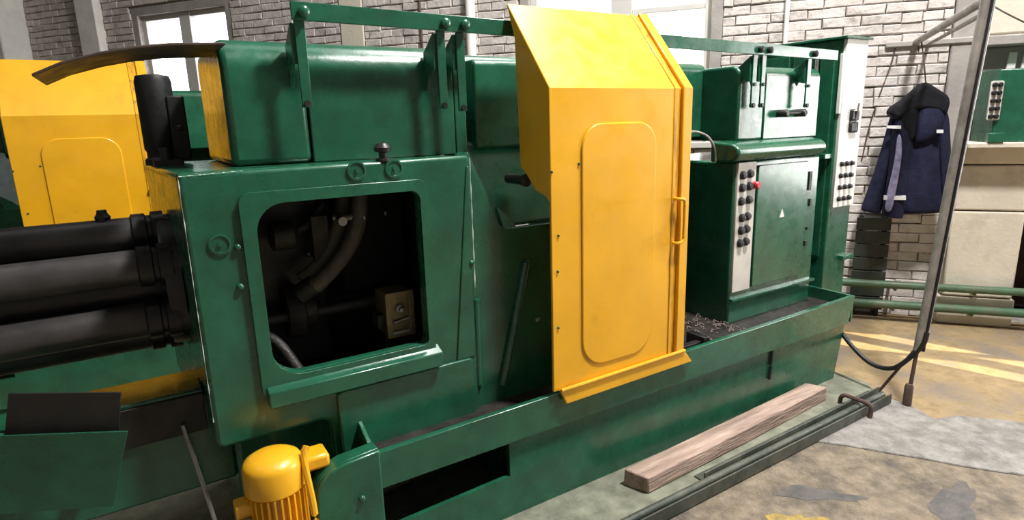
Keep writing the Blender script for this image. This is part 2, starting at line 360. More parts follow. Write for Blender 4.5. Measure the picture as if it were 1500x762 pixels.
for (z0, z1, sx) in ((0.0, 0.215, 0.02), (0.225, 0.87, 0.0), (0.88, 1.205, 0.0), (1.215, 1.335, 0.01)):
    wbox('pillar_block', 1.475-sx, 1.915+sx, -0.16, 0.02, z0, z1, 'plaster', 0.012)
# windows in the brick wall
def window(n, a, mull, bars):
    s0, s1, z0, z1 = a
    r = bpy.data.objects.new('window_%d' % n, None); C.objects.link(r); r['kind'] = 'structure'
    r.location = NN*WD; r.rotation_euler = (0, 0, WA); ORG[0] = Vector((0, 0, 0))
    y0, y1 = 0.04, 0.12; fw = 0.055
    obj('window_frame', prism(BM(), [rect((s0-0.01, s1+0.01, z0-0.01, z1+0.01)), rect((s0+fw, s1-fw, z0+fw, z1-fw))], 'y', y0, y1), 'frame', r, 0.005)
    for m in mull: obj('mullion', box(BM(), m[0], m[1], y0-0.01, y1, z0, z1), 'frame', r, 0.006)
    for (b0, b1, zz) in bars: obj('glazing_bar', box(BM(), b0, b1, y0+0.01, y1-0.01, zz-0.022, zz+0.022), 'frame', r, 0.004)
    es = [s0]+[x for m in mull for x in m]+[s1]
    for i in range(0, len(es), 2):
        obj('pane', box(BM(), es[i], es[i+1], 0.098, 0.102, z0, z1), 'glass', r)
    obj('window_surround', prism(BM(), [rect((s0-0.09, s1+0.09, z0-0.06, z1+0.09)), rect((s0, s1, z0, z1))], 'y', -0.02, 0.02), 'greyplaster', r, 0.008)
    obj('window_sill', box(BM(), s0-0.06, s1+0.06, -0.06, 0.15, z0-0.05, z0), 'frame', r, 0.005)
window(1, WIN[0], [(-6.09, -5.93)], [])
window(2, WIN[1], [(-1.13, -0.95)], [(-0.95, -0.3, 2.50), (-1.86, -1.13, 2.82)])
window(3, WIN[2], [(4.35, 4.43), (5.45, 5.53)], [(3.3, 6.6, 2.7)])
ORG[0] = Vector((0, 0, 0))

# ------------------------------------------------------------------ the automatic lathe
LO = Vector((2.0, 2.3, 0.0))
A = thing('automatic_lathe', LO, 'large green multi-spindle lathe with open chamber, timber beam lying before it', 'lathe')
# bed and tray
bed_out = [(0.56, 0.022), (3.452, 0.022), (3.545, 0.46), (0.56, 0.46)]
bm = BM(); prism(bm, [bed_out, [(0.58, 0.185), (1.125, 0.205), (1.125, 0.37), (0.58, 0.36)]], 'y', 1.87, 1.89); prism(bm, [(1.2, 0.022), (3.452, 0.022), (3.545, 0.46), (1.2, 0.46)], 'y', 1.89, 2.3); prism(bm, bed_out, 'y', 2.3, 2.9); box(bm, 0.56, 0.57, 1.89, 2.3, 0.022, 0.46)
bed = obj('bed', bm, 'green', A)
bm = BM(); tube(bm, [(0.6, 2.05, 0.24), (1.1, 2.08, 0.30)], 0.035, 12, False); box(bm, 0.62, 0.9, 2.1, 2.28, 0.18, 0.3)
obj('inner_pipe', bm, 'grime', bed)
bm = BM(); prism(bm, [(0.57, 0.365), (3.512, 0.365), (3.565, 0.535), (0.57, 0.505)], 'y', 1.845, 1.872)
tray = obj('tray_front', bm, 'green', A, 0.004)
bm = BM(); prism(bm, [(1.85, 0.37), (1.85, 0.505), (2.02, 0.585), (2.02, 0.37)], 'x', 0.562, 0.578); obj('tray_end', bm, 'green', A, 0.003)
bm = BM(); prism(bm, [(1.85, 0.37), (1.85, 0.535), (2.9, 0.545), (2.9, 0.37)], 'x', 3.545, 3.563); obj('tray_end', bm, 'green', A, 0.003)
obj('tray_floor', box(BM(), 0.57, 3.555, 1.86, 2.9, 0.452, 0.466), 'grime', A)
bolt_me = mesh_of(lathe(BM(), [(0.013, 0.0), (0.013, -0.006), (0.009, -0.011), (0.003, -0.013)], (0, 0, 0), 'y', 8), 'bolt'); bolt_me.materials.append(M['steel'])
boltg_me = mesh_of(lathe(BM(), [(0.012, 0.0), (0.012, -0.007), (0.008, -0.012), (0.002, -0.014)], (0, 0, 0), 'y', 8), 'bolt'); boltg_me.materials.append(M['green'])
for (px, py) in ((853, 604), (1022, 541), (1140, 494), (1000, 549)):
    p = at('y', 1.87, px, py); inst('bolt', bolt_me, bed, p)
bm = BM(); tube(bm, [at('y', 1.862, 1073, 519), at('y', 1.862, 1100, 511), at('y', 1.862, 1135, 497)], 0.006, 8); tube(bm, [at('y', 1.862, 1132, 499), at('y', 1.862, 1130, 530), at('y', 1.862, 1127, 556)], 0.007, 8)
obj('wire_hook', bm, 'rubber', A)
# headstock shell with the open chamber
opening = rrect(0.305, 0.858, 0.80, 1.378, (0.10, 0.02, 0.035, 0.09), 7)
hs_out = [(0.125, 0.60), (0.44, 0.605), (0.465, 0.595), (0.478, 0.57), (0.478, 0.36), (1.07, 0.36), (1.07, 1.49), (0.112, 1.482), (0.108, 0.62)]
bm = BM(); prism(bm, [hs_out, opening], 'y', 2.0, 2.05)
prism(bm, [(0.112, 2.05), (0.15, 2.05), (0.10, 2.9), (0.052, 2.9)], 'z', 0.6, 1.483)
prism(bm, [(0.112, 2.05), (1.07, 2.05), (1.07, 2.9), (0.052, 2.9)], 'z', 1.45, 1.485)
box(bm, 1.035, 1.07, 2.05, 2.9, 0.36, 1.46); box(bm, 0.06, 1.07, 2.86, 2.9, 0.4, 1.46)
box(bm, 0.12, 1.05, 2.05, 2.88, 0.60, 0.64); box(bm, 0.478, 1.06, 2.04, 2.88, 0.36, 0.61)
hs = obj('headstock', bm, 'green', A, 0.014, 3)
obj('pedestal', box(BM(), 0.17, 0.56, 2.14, 2.86, 0.022, 0.61), 'green', A, 0.02)
frame_out = rrect(0.262, 0.885, 0.745, 1.417, (0.02, 0.02, 0.035, 0.035), 5)
obj('opening_frame', prism(BM(), [frame_out, opening], 'y', 1.984, 2.003), 'green', A, 0.006)
bm = prism(BM(), [(1.955, 0.712), (1.955, 0.766), (2.03, 0.80), (2.03, 0.712)], 'x', 0.275, 0.90)
obj('drip_ledge', bm, 'green', A, 0.004)
obj('lower_cover', prism(BM(), rrect(0.50, 1.045, 0.40, 0.70, 0.02, 4), 'y', 1.985, 2.003), 'green', A, 0.006)
obj('side_gusset', prism(BM(), [(0.975, 0.70), (1.058, 0.70), (1.066, 1.45), (1.055, 1.45)], 'y', 1.994, 2.003), 'green', A, 0.004)
for (px, py) in ((690, 385), (348, 362), (352, 420), (625, 372)): inst('bolt', boltg_me, hs, at('y', 2.0, px, py))
for (px, py) in ((522, 250), (577, 247), (322, 358)):
    p = at('y', 2.0, px, py)
    bm = BM(); lathe(bm, [(0.033, 0.0), (0.033, -0.006), (0.026, -0.007), (0.024, -0.003)], p, 'y', 20); cyl(bm, p+Vector((0, -.003, 0)), p+Vector((0, -.012, 0)), 0.007, 8)
    obj('plug', bm, 'green', hs)
p = Vector((0.745, 2.02, 1.486))
kn = obj('lifting_stud', lathe(BM(), [(0.026, 0), (0.026, 0.008), (0.014, 0.012), (0.014, 0.028), (0.028, 0.034), (0.030, 0.046), (0.020, 0.060), (0.006, 0.064)], p, 'z', 16), 'black', A)
# chamber and what is in it
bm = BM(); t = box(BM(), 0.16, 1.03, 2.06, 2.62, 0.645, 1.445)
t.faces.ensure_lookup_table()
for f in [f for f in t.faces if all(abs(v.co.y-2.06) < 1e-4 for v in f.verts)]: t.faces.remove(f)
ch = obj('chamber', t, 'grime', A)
for pts, rad in (([(527, 285), (524, 330), (505, 372), (470, 412), (452, 424)], 0.030), ([(505, 285), (497, 330), (478, 375), (452, 402), (440, 410)], 0.030)):
    y = 2.22 if pts[0][0] > 520 else 2.30
    h = obj('hose', tube(BM(), [at('y', y, *q) for q in pts], rad, 12), 'hose', ch)
bm = BM(); e = at('y', 2.22, 452, 424); cyl(bm, e+Vector((.02, 0, .015)), e+Vector((-.03, 0.02, -.02)), 0.038, 14); obj('hose_collar', bm, 'grime', ch)
bm = BM(); e = at('y', 2.22, 520, 318); cyl(bm, e+Vector((-.07, 0.04, 0)), e+Vector((.035, -0.02, 0.0)), 0.014, 10); cyl(bm, e+Vector((-.06, 0.0, -.005)), e+Vector((-.06, -0.045, -.005)), 0.017, 8); obj('hose_clamp', bm, 'steel', ch)
a, b = at('y', 2.32, 388, 470), at('y', 2.32, 600, 432)
obj('drive_shaft', cyl(BM(), a, b+Vector((0.1, 0, 0)), 0.021, 16), 'tube', ch)
bm = BM(); c = at('y', 2.36, 440, 455); lathe(bm, [(0.10, -0.06), (0.105, -0.04), (0.105, 0.0), (0.075, 0.01), (0.07, 0.05), (0.045, 0.06)], c, 'x', 20); obj('gear_hub', bm, 'grime', ch)
bm = BM(); c = at('y', 2.30, 415, 345); lathe(bm, [(0.035, -0.05), (0.055, -0.04), (0.055, 0.03), (0.03, 0.05)], c, 'x', 16); tube(bm, [c, c+Vector((0.10, 0.02, 0.03)), c+Vector((0.16, 0.03, 0.10))], 0.018, 10)
box(bm, c.x+0.10, c.x+0.16, c.y-0.02, c.y+0.05, c.z-0.10, c.z+0.06); obj('tool_slide', bm, 'grime', ch)
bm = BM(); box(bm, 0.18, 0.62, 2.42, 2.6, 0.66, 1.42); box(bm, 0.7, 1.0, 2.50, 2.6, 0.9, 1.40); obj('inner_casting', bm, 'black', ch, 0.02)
inst('bolt', bolt_me, ch, at('y', 2.48, 565, 312)); inst('bolt', bolt_me, ch, at('y', 2.40, 453, 372)); inst('bolt', bolt_me, ch, at('y', 2.40, 478, 390))
a, b = at('y', 2.12, 564, 432), at('y', 2.12, 606, 486)
bm = BM(); box(bm, a.x, b.x, 2.12, 2.24, b.z, a.z); vb = obj('valve_block', bm, 'brass', ch, 0.006)
cx, cz = (a.x+b.x)/2, (a.z+b.z)/2
bm = BM(); prism(bm, [rrect(a.x-.005, b.x+.005, b.z-.005, a.z+.005, .006, 2), rrect(a.x+.018, b.x-.018, b.z+.02, a.z-.018, .01, 3)], 'y', 2.108, 2.122); obj('valve_rim', bm, 'brass', vb, 0.003)
bm = BM(); lathe(bm, [(0.018, 0.0), (0.018, -0.012), (0.011, -0.016), (0.010, -0.03), (0.004, -0.034)], (cx, 2.12, cz+.02), 'y', 12); box(bm, a.x+.015, b.x-.02, 2.10, 2.12, b.z+.012, b.z+.022); cyl(bm, (cx-.03, 2.11, cz-.03), (cx+.035, 2.11, cz-.02), 0.006, 8); obj('valve_stem', bm, 'steel', vb)
bm = BM(); cyl(bm, (a.x+.01, 2.16, b.z+.01), (a.x+.015, 2.16, b.z-.09), 0.012, 8); box(bm, a.x-.03, a.x+.005, 2.14, 2.2, cz-.05, cz+.0); obj('valve_foot', bm, 'grime', vb)
bm = BM(); c = at('y', 2.10, 440, 546); lathe(bm, [(0.03, -0.04), (0.03, 0), (0.02, 0.006), (0.016, 0.02)], c, 'z', 6); tube(bm, [c, c+Vector((-.05, .06, .10)), c+Vector((-.12, .12, .16))], 0.02, 10); obj('drain_fitting', bm, 'grime', ch)
# headstock covers (three panels, rounded shoulder)
def shoulder(y0, y1, z0, z1, r1, r2, n=8):
    pts = [(y0, z0)]
    for i in range(n+1):
        a = R(180-90*i/n); pts.append((y0+r1+r1*math.cos(a), z1-r1+r1*math.sin(a)))
    for i in range(n+1):
        a = R(90-90*i/n); pts.append((y1-r2+r2*math.cos(a), z1-r2+r2*math.sin(a)))
    pts.append((y1, z0)); return pts
prof = shoulder(2.2, 2.86, 1.486, 1.90, 0.105, 0.06, 12)
for (x0, x1) in ((0.29, 0.553), (0.556, 1.120), (1.123, 1.172)):
    obj('cover_panel', prism(BM(), prof, 'x', x0, x1), 'green', A, 0.022 if x0 < 0.3 else 0.004, 3)
prof2 = shoulder(2.25, 2.86, 1.50, 1.862, 0.03, 0.05)
obj('cover_panel', prism(BM(), prof2, 'x', 1.243, 1.93), 'green', A, 0.012, 3)
obj('cover_panel', prism(BM(), shoulder(2.42, 2.86, 1.49, 1.90, 0.05, 0.05), 'x', 1.165, 2.84), 'green', A, 0.006)
# guard panel between headstock and door
bm = BM(); prism(bm, [(1.07, 0.45), (1.95, 0.45), (1.95, 1.19), (1.245, 1.19), (1.20, 1.215), (1.075, 1.485), (1.07, 1.485)], 'y', 2.02, 2.05)
gpn = obj('guard_panel', bm, 'green', A, 0.006)
bm = BM(); tube(bm, [at('y', 2.014, 697, 438), at('y', 2.014, 702, 562)], 0.018, 10, False); obj('rib', bm, 'green', gpn)
bm = BM(); tube(bm, [at('y', 2.014, 770, 385), at('y', 2.014, 736, 563)], 0.018, 10, False); obj('rib', bm, 'green', gpn)
inst('bolt', bolt_me, gpn, at('y', 2.02, 787, 468)); inst('bolt', boltg_me, gpn, at('y', 2.02, 771, 384))
bm = BM(); prism(bm, [(2.052, 1.19), (2.12, 1.19), (2.36, 1.50), (2.36, 1.53), (2.30, 1.53)], 'x', 1.125, 1.95); sg = obj('sloping_guard', bm, 'green', A, 0.02, 3)
bm = BM(); tube(bm, [(1.235, 2.283, 1.475), (1.24, 2.10, 1.235)], 0.010, 8, False); obj('rib', bm, 'green', sg)
bm = BM(); prism(bm, [(1.07, 1.486), (1.20, 1.20), (1.245, 1.19), (1.25, 1.21), (1.215, 1.222), (1.085, 1.50)], 'y', 2.035, 2.12); obj('guard_lip', bm, 'green', A, 0.003)
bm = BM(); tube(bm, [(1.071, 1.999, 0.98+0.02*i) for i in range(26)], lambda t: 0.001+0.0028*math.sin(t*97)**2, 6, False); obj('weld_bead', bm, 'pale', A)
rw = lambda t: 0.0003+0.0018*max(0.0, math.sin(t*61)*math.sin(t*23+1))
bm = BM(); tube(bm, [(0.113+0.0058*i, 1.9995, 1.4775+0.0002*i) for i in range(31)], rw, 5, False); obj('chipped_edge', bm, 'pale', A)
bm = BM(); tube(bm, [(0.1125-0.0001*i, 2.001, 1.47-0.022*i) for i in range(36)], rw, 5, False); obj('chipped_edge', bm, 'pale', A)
V4 = [at('y', 2.018, 727, 302), at('y', 2.018, 739, 336), at('y', 2.05, 757, 333), at('y', 2.05, 744, 318)]
bm = BM(); a4 = [bm.verts.new(v) for v in V4]; b4 = [bm.verts.new(v+Vector((0, .012, -.012))) for v in V4]; bm.faces.new(a4); bm.faces.new(b4[::-1])
for i in range(4): bm.faces.new((a4[i], a4[(i+1) % 4], b4[(i+1) % 4], b4[i]))
bmesh.ops.recalc_face_normals(bm, faces=bm.faces[:]); obj('lip_facet', bm, 'green', A)
p = at('y', 2.02, 768, 264); obj('pivot_knob', lathe(BM(), [(0.02, 0.12), (0.02, 0.0), (0.026, -0.005), (0.026, -0.018), (0.012, -0.026)], p, 'y', 14), 'black', A)
# chute lid at the left end of the covers
bm = BM()
pts = [(-0.187, 1.768), (-0.12, 1.800), (-0.03, 1.828), (0.06, 1.848), (0.15, 1.860), (0.30, 1.868)]
prism(bm, pts+[(x, zz-0.008) for x, zz in reversed(pts)], 'y', 2.10, 2.46)
obj('hinged_lid', bm, 'brown', A, 0.002)
# vertical black reservoir on the headstock
bm = BM(); lathe(bm, [(0.066, 0), (0.066, 0.02), (0.056, 0.03), (0.056, 0.05), (0.062, 0.06), (0.062, 0.31), (0.056, 0.33), (0.03, 0.335)], (0.118, 2.72, 1.484), 'z', 20)
rs = obj('oil_reservoir', bm, 'rubber', A)
bm = BM(); box(bm, 0.15, 0.21, 2.66, 2.78, 1.50, 1.74); cyl(bm, (0.18, 2.63, 1.62), (0.18, 2.67, 1.62), 0.012, 10); obj('oil_pump', bm, 'rubber', rs, 0.006)
bm = BM(); box(bm, 0.075, 0.165, 2.55, 2.66, 1.484, 1.505); cyl(bm, (0.12, 2.6, 1.5), (0.12, 2.6, 1.55), 0.02, 10); obj('oil_fitting', bm, 'black', A)
# rail with hangers for the sliding door
obj('door_rail', prism(BM(), [(0.505, 1.945), (3.60, 1.905), (3.60, 1.962), (0.505, 2.002)], 'y', 2.10, 2.112), 'green', A, 0.002)
hook_me = None
for (x, zb) in ((0.53, 1.672), (1.035, 1.662), (1.115, 1.652), (2.86, 1.645), (2.935, 1.645), (3.345, 1.64)):
    zr = 1.97-(x-0.5)*0.0129
    hg = obj('hanger', box(BM(), x-0.017, x+0.017, 2.112, 2.122, zb, zr+0.03), 'green', A, 0.002)
    prof = [(2.122, zr-0.03), (2.122, zr-0.16), (2.16, zr-0.15), (2.20, zr-0.23), (2.212, zr-0.23), (2.212, zr-0.09), (2.20, zr-0.085)]
    obj('bracket', prism(BM(), prof, 'x', x-0.030, x-0.014), 'green', hg, 0.002)
    bm = BM(); lathe(bm, [(0.016, 0.0), (0.018, -0.006), (0.018, -0.018), (0.010, -0.024)], (x+0.012, 2.10, zr), 'y', 12); obj('hanger_bolt', bm, 'green' if x < 2 else 'rubber', hg)
    bm = BM(); cyl(bm, (x, 2.104, zb+0.012), (x, 2.13, zb+0.012), 0.011, 8); obj('hanger_pin', bm, 'rubber', hg)
    if x > 2:
        bm = BM(); cyl(bm, (x, 2.104, zb+0.12), (x, 2.13, zb+0.12), 0.009, 8); obj('hanger_pin', bm, 'rubber', hg)
# sliding yellow door
XL, XR, YF, ZC = 1.318, 1.962, 1.828, 1.722
prof = [(YF, 0.535), (YF, ZC), (2.098, 2.052), (2.105, 2.046), (YF+0.012, ZC-0.006), (YF+0.012, 0.535)]
door = obj('sliding_door', prism(BM(), prof, 'x', XL, XR), 'yellow', A, 0.003)
bm = BM(); prism(bm, [(YF+0.001, 1.30), (YF+0.001, ZC), (2.099, 2.050), (2.05, 1.92), (2.03, 1.43), (1.985, 1.40), (1.93, 1.345), (1.86, 1.325)], 'x', XL-0.001, XL+0.011)
obj('side_cheek', bm, 'yellow', door, 0.002)
pst = [(YF-0.012, 0.535), (YF-0.012, ZC+0.004), (2.094, 2.062), (2.112, 2.048), (YF+0.03, ZC-0.012), (YF+0.03, 0.535)]
obj('door_post', prism(BM(), pst, 'x', 2.004, 2.058), 'yellow', door, 0.005)
pst2 = [(YF-0.004, 0.535), (YF-0.004, ZC+0.001), (2.096, 2.056), (2.108, 2.048), (YF+0.02, ZC-0.01), (YF+0.02, 0.535)]
obj('door_track', prism(BM(), pst2, 'x', 1.958, 1.982), 'yellow2', door, 0.004)
obj('door_channel', prism(BM(), [(YF+0.004, 0.535), (YF+0.004, ZC), (2.100, 2.05), (2.106, 2.046), (YF+0.014, ZC-0.006), (YF+0.014, 0.535)], 'x', 1.975, 2.01), 'yellow2', door)
bm = BM(); prism(bm, [(1.375, 0.472), (2.118, 0.478), (2.062, 0.545), (1.345, 0.537)], 'y', YF-0.012, YF+0.004); obj('bottom_lip', bm, 'yellow', door, 0.003)
bm = BM(); tube(bm, [(1.345, YF-0.014, 0.540), (2.06, YF-0.014, 0.547)], 0.008, 8, False); obj('lip_fold', bm, 'yellow', door)
arch = rrect(1.462, 1.856, 0.60, 1.592, (0.12, 0.12, 0.10, 0.10), 10)
obj('embossed_panel', prism(BM(), arch, 'y', YF-0.007, YF+0.004), 'yellow', door, 0.006, 3)
bm = BM(); tube(bm, [(1.972, YF, 1.262), (1.974, YF-0.028, 1.262), (2.004, YF-0.030, 1.256), (2.010, YF-0.030, 1.22), (2.010, YF-0.030, 1.11), (2.004, YF-0.030, 1.076), (1.974, YF-0.028, 1.068), (1.972, YF, 1.068)], 0.007, 8)
obj('door_handle', bm, 'yellow', door)
for (px, py) in ((818, 345), (817, 398), (818, 480), (848, 240), (808, 252)): inst('rivet', boltg_me, door, at('y', YF, px, py)).scale = (0.45, 0.5, 0.45)
# tool space behind the door, right column
obj('tool_space_back', box(BM(), 1.9, 2.8, 2.80, 2.86, 0.46, 1.55), 'green', A)
bm = BM()
for k in range(5): box(bm, 1.98+0.12*k, 2.05+0.12*k, 2.3+0.05*(k % 2), 2.8, 0.6+0.15*(k % 3), 0.85+0.16*(k % 4))
obj('tool_carriage', bm, 'grime', A, 0.01)
chb = BM()
for k in range(160):
    x, y = random.uniform(2.0, 2.72), random.uniform(1.875, 2.3); s = random.uniform(.006, .018)
    tube(chb, [(x-s, y, 0.468), (x, y+s*.6, 0.468+s*.7), (x+s, y-s*.3, 0.469)], 0.004, 4, False)
o = obj('metal_chips', chb, 'chips', A); o['kind'] = 'stuff'
bm = BM(); box(bm, 2.12, 2.34, 1.92, 1.955, 0.468, 0.505); box(bm, 2.30, 2.34, 1.90, 2.02, 0.468, 0.53); obj('clamp_bar', bm, 'black', A, 0.004)
bx = obj('control_case', box(BM(), 2.705, 3.478, 2.085, 2.86, 0.46, 1.365), 'green', A, 0.012, 3)
dpn = obj('case_door', prism(BM(), rrect(2.885, 3.345, 0.655, 1.338, 0.012, 3), 'y', 2.070, 2.088), 'green', bx, 0.004)
bpn = obj('button_panel', prism(BM(), rrect(2.715, 2.868, 0.648, 1.362, 0.006, 2), 'y', 2.072, 2.088), 'panel', bx, 0.003)
def button_mesh(r, name):
    bm = lathe(BM(), [(r*1.25, 0.0), (r*1.25, -0.006), (r*1.02, -0.008), (r, -0.016), (r*0.8, -0.020), (r*0.3, -0.021)], (0, 0, 0), 'y', 14)
    me = mesh_of(bm, name); me.materials.append(M['rubber']); return me
btn = button_mesh(0.019, 'button')
rows = [(1.295, 2.752, 2.812), (1.228, 2.752, 2.812), (1.155, 2.750, 2.812), (1.065, 2.762, 2.808), (0.995, 2.762, 2.806), (0.925, 2.758, 2.806)]
for (zz, xa, xb) in rows:
    inst('button', btn, bpn, (xa, 2.072, zz)); inst('button', btn, bpn, (xb, 2.072, zz+0.004))
bm = lathe(BM(), [(0.020, 0), (0.020, -0.02), (0.024, -0.024), (0.016, -0.034)], (2.853, 2.072, 1.235), 'y', 14); obj('stop_button', bm, 'red', bx)
for (x, zz, hw, hh) in ((3.386, 1.218, 0.014, 0.055), (3.405, 1.088, 0.010, 0.022), (3.395, 0.932, 0.006, 0.008), (3.392, 0.842, 0.012, 0.016)):
    obj('latch', box(BM(), x-hw, x+hw, 2.076, 2.09, zz-hh, zz+hh), 'rubber', bx, 0.002)
p = at('y', 2.07, 1145, 313)
obj('warning_plate', prism(BM(), [(p.x-.02, p.z-.02), (p.x+.02, p.z-.02), (p.x, p.z+.028)], 'y', 2.066, 2.072), 'white', bx)
obj('case_lip', box(BM(), 2.712, 3.49, 2.062, 2.10, 0.596, 0.612), 'green', bx, 0.003)
bm = BM(); n = 12
pr_ = [(2.22, 1.365)]+[(2.11+0.075*math.cos(R(270-180*i/n)), 1.415+0.05*math.sin(R(270-180*i/n))) for i in range(n+1)]+[(2.22, 1.475)]
obj('rounded_ledge', prism(BM(), pr_, 'x', 2.665, 3.455), 'green', A, 0.012, 3)
prof = shoulder(2.17, 2.86, 1.470, 1.868, 0.06, 0.06)
for (x0, x1) in ((2.815, 3.036), (3.040, 3.555)):
    cp = obj('cover_panel', prism(BM(), prof, 'x', x0, x1), 'green', A, 0.014 if x0 < 3 else 0.006, 3)
bm = BM(); tube(bm, [(3.17, 2.13, 1.61), (3.34, 2.13, 1.612)], 0.009, 10, False)
for x in (3.17, 3.34): lathe(bm, [(0.022, 0.045), (0.022, -0.012), (0.014, -0.022)], (x, 2.13, 1.611), 'y', 14)
obj('cover_handle', bm, 'rubber', cp)
bm = BM(); tube(bm, [at('y', 2.15, 1000, 197), at('y', 2.15, 1018, 193), at('y', 2.15, 1036, 200), at('y', 2.15, 1046, 216), at('y', 2.15, 1048, 236)], 0.007, 8); obj('coolant_pipe', bm, 'steel', A)
# spindle tubes
DC = Vector((0, 2.45, 1.085)); DR = 0.18; TR = 0.058
for k in range(6):
    a = R(90+60*k); y, zz = DC.y+DR*math.cos(a), DC.z+DR*math.sin(a)
    tb = obj('spindle_tube', cyl(BM(), (-1.7, y, zz), (0.10, y, zz), TR, 24), 'tube', A)
    bm = lathe(BM(), [(0.060, -0.055), (0.068, -0.050), (0.068, -0.012), (0.060, -0.008), (0.060, 0.004), (0.072, 0.008), (0.072, 0.045)], (0.028, y, zz), 'x', 24)
    obj('tube_collar', bm, 'black', tb)
obj('drum_core', cyl(BM(), (-1.7, DC.y, DC.z), (0.1, DC.y, DC.z), 0.12, 24), 'black', A)
obj('drum_flange', lathe(BM(), [(0.225, 0.0), (0.23, 0.01), (0.23, 0.05), (0.21, 0.06)], (0.045, DC.y, DC.z), 'x', 40), 'black', A)
bm = BM(); p = at('y', 2.45, 150, 318); lathe(bm, [(0.02, -0.02), (0.024, 0), (0.016, 0.012), (0.014, 0.024)], p, 'z', 10); obj('grease_nipple', bm, 'black', A)
# support trough on the left and guard plates
bm = BM(); box(bm, -1.7, 0.10, 2.16, 2.37, 0.735, 0.76); tg = obj('trough_top', bm, 'green', A, 0.005)
bm = BM(); prism(bm, [(2.15, 0.615), (2.17, 0.615), (2.17, 0.748), (2.15, 0.748)], 'x', -1.7, 0.10); obj('trough_fascia', bm, 'darkplate', A, 0.003)
bm = BM(); box(bm, -1.7, 0.17, 2.165, 2.36, 0.40, 0.735); obj('support_beam', bm, 'green', A, 0.01)
def plate(name, pts, m, th=0.006):
    V = [Vector(p) for p in pts]; nrm = (V[1]-V[0]).cross(V[2]-V[0]).normalized()*th
    bm = BM(); a = [bm.verts.new(v) for v in V]; b = [bm.verts.new(v+nrm) for v in V]
    bm.faces.new(a); bm.faces.new(b[::-1])
    for i in range(len(V)): bm.faces.new((a[i], a[(i+1) % len(V)], b[(i+1) % len(V)], b[i]))
    bmesh.ops.recalc_face_normals(bm, faces=bm.faces[:]); return obj(name, bm, m, A, 0.001)
def onp(px, py, p0, p1):                 # on the upright plane through two floor points
    p0, p1 = Vector((*p0, 0)), Vector((*p1, 0)); nv = Vector((-(p1-p0).y, (p1-p0).x, 0)); d = ray(px, py)
    return CAM + d*((p0-CAM).dot(nv)/d.dot(nv))
P0, P1 = (-0.41, 2.155), (-0.12, 2.06)
plate('splash_plate', [onp(12, 577, P0, P1), onp(177, 575, P0, P1), onp(174, 640, P0, P1), onp(6, 645, P0, P1)], 'darkplate')
P0, P1 = (-0.44, 2.13), (-0.12, 2.03)
a_, b_, c_, d_ = onp(-140, 644, P0, P1), onp(187, 632, P0, P1), onp(165, 742, P0, P1), onp(-140, 764, P0, P1)
plate('splash_plate', [a_, b_, c_, d_], 'green')
for (xa, ya, zz) in ((-0.22, 2.07, 0.62), (-0.50, 2.15, 0.64)): obj('plate_bracket', box(BM(), xa-0.02, xa+0.02, ya, 2.2, zz-0.015, zz+0.015), 'green', A)
bm = BM(); tube(bm, [(0.026, 2.14, 0.655), (0.060, 2.08, 0.42), (0.11, 2.0, 0.024)], 0.007, 8, False); obj('stay_rod', bm, 'steel', A)
# drive motor below the headstock
mc = Vector((0.243, 1.83, -0.03))
mo = obj('drive_motor', lathe(BM(), [(0.072, 0.052), (0.072, 0.56), (0.055, 0.58)], mc, 'z', 28), 'yellow', A)
bm = lathe(BM(), [(0.086, 0.545), (0.090, 0.55), (0.090, 0.625), (0.082, 0.642), (0.060, 0.655), (0.02, 0.660)], mc, 'z', 28); obj('fan_cowl', bm, 'yellow', mo)
fin = BM(); box(fin, 0.068, 0.090, -0.0028, 0.0028, 0.10, 0.545); fin_me = mesh_of(fin, 'cooling_fin'); fin_me.materials.append(M['yellow'])
for k in range(28): inst('cooling_fin', fin_me, mo, mc, (0, 0, 2*math.pi*k/28))
bm = BM(); box(bm, 0.120, 0.172, 1.80, 1.86, 0.34, 0.50); tb = obj('terminal_box', bm, 'yellow', mo, 0.006)
bm = BM(); box(bm, 0.112, 0.16, 1.785, 1.80, 0.36, 0.46); obj('terminal_cover', bm, 'steel', tb, 0.004)
bm = BM(); pts = [(0.340, 1.79, 0.640), (0.331, 1.785, 0.62), (0.327, 1.77, 0.57), (0.333, 1.75, 0.45), (0.335, 1.745, 0.30), (0.335, 1.745, 0.1)]
tube(bm, pts, 0.011, 8); obj('motor_strap', bm, 'yellow', mo)
bm = BM(); box(bm, 0.34, 0.42, 1.84, 1.93, 0.515, 0.565); obj('motor_bracket', bm, 'yellow', mo, 0.012)
bm = BM(); box(bm, 0.29, 0.50, 1.90, 2.16, 0.30, 0.34); obj('motor_mount', bm, 'green', mo, 0.006)
# curved guard at the bed end
bm = BM(); prism(bm, [(0.352, 0.022), (0.352, 0.40), (0.358, 0.45), (0.375, 0.49), (0.405, 0.515), (0.45, 0.53), (0.575, 0.54), (0.575, 0.022)], 'y', 1.80, 1.825)
bgd = obj('belt_guard', bm, 'green', A, 0.006)
bm = BM(); prism(bm, [(0.352, 0.022), (0.352, 0.40), (0.358, 0.45), (0.375, 0.49), (0.405, 0.515), (0.45, 0.53), (0.575, 0.54), (0.575, 0.525), (0.452, 0.515), (0.415, 0.502), (0.388, 0.48), (0.372, 0.445), (0.366, 0.4), (0.366, 0.022)], 'y', 1.82, 1.875)
obj('guard_rim', bm, 'green', bgd, 0.003)
inst('bolt', boltg_me, bgd, at('y', 1.80, 530, 730))

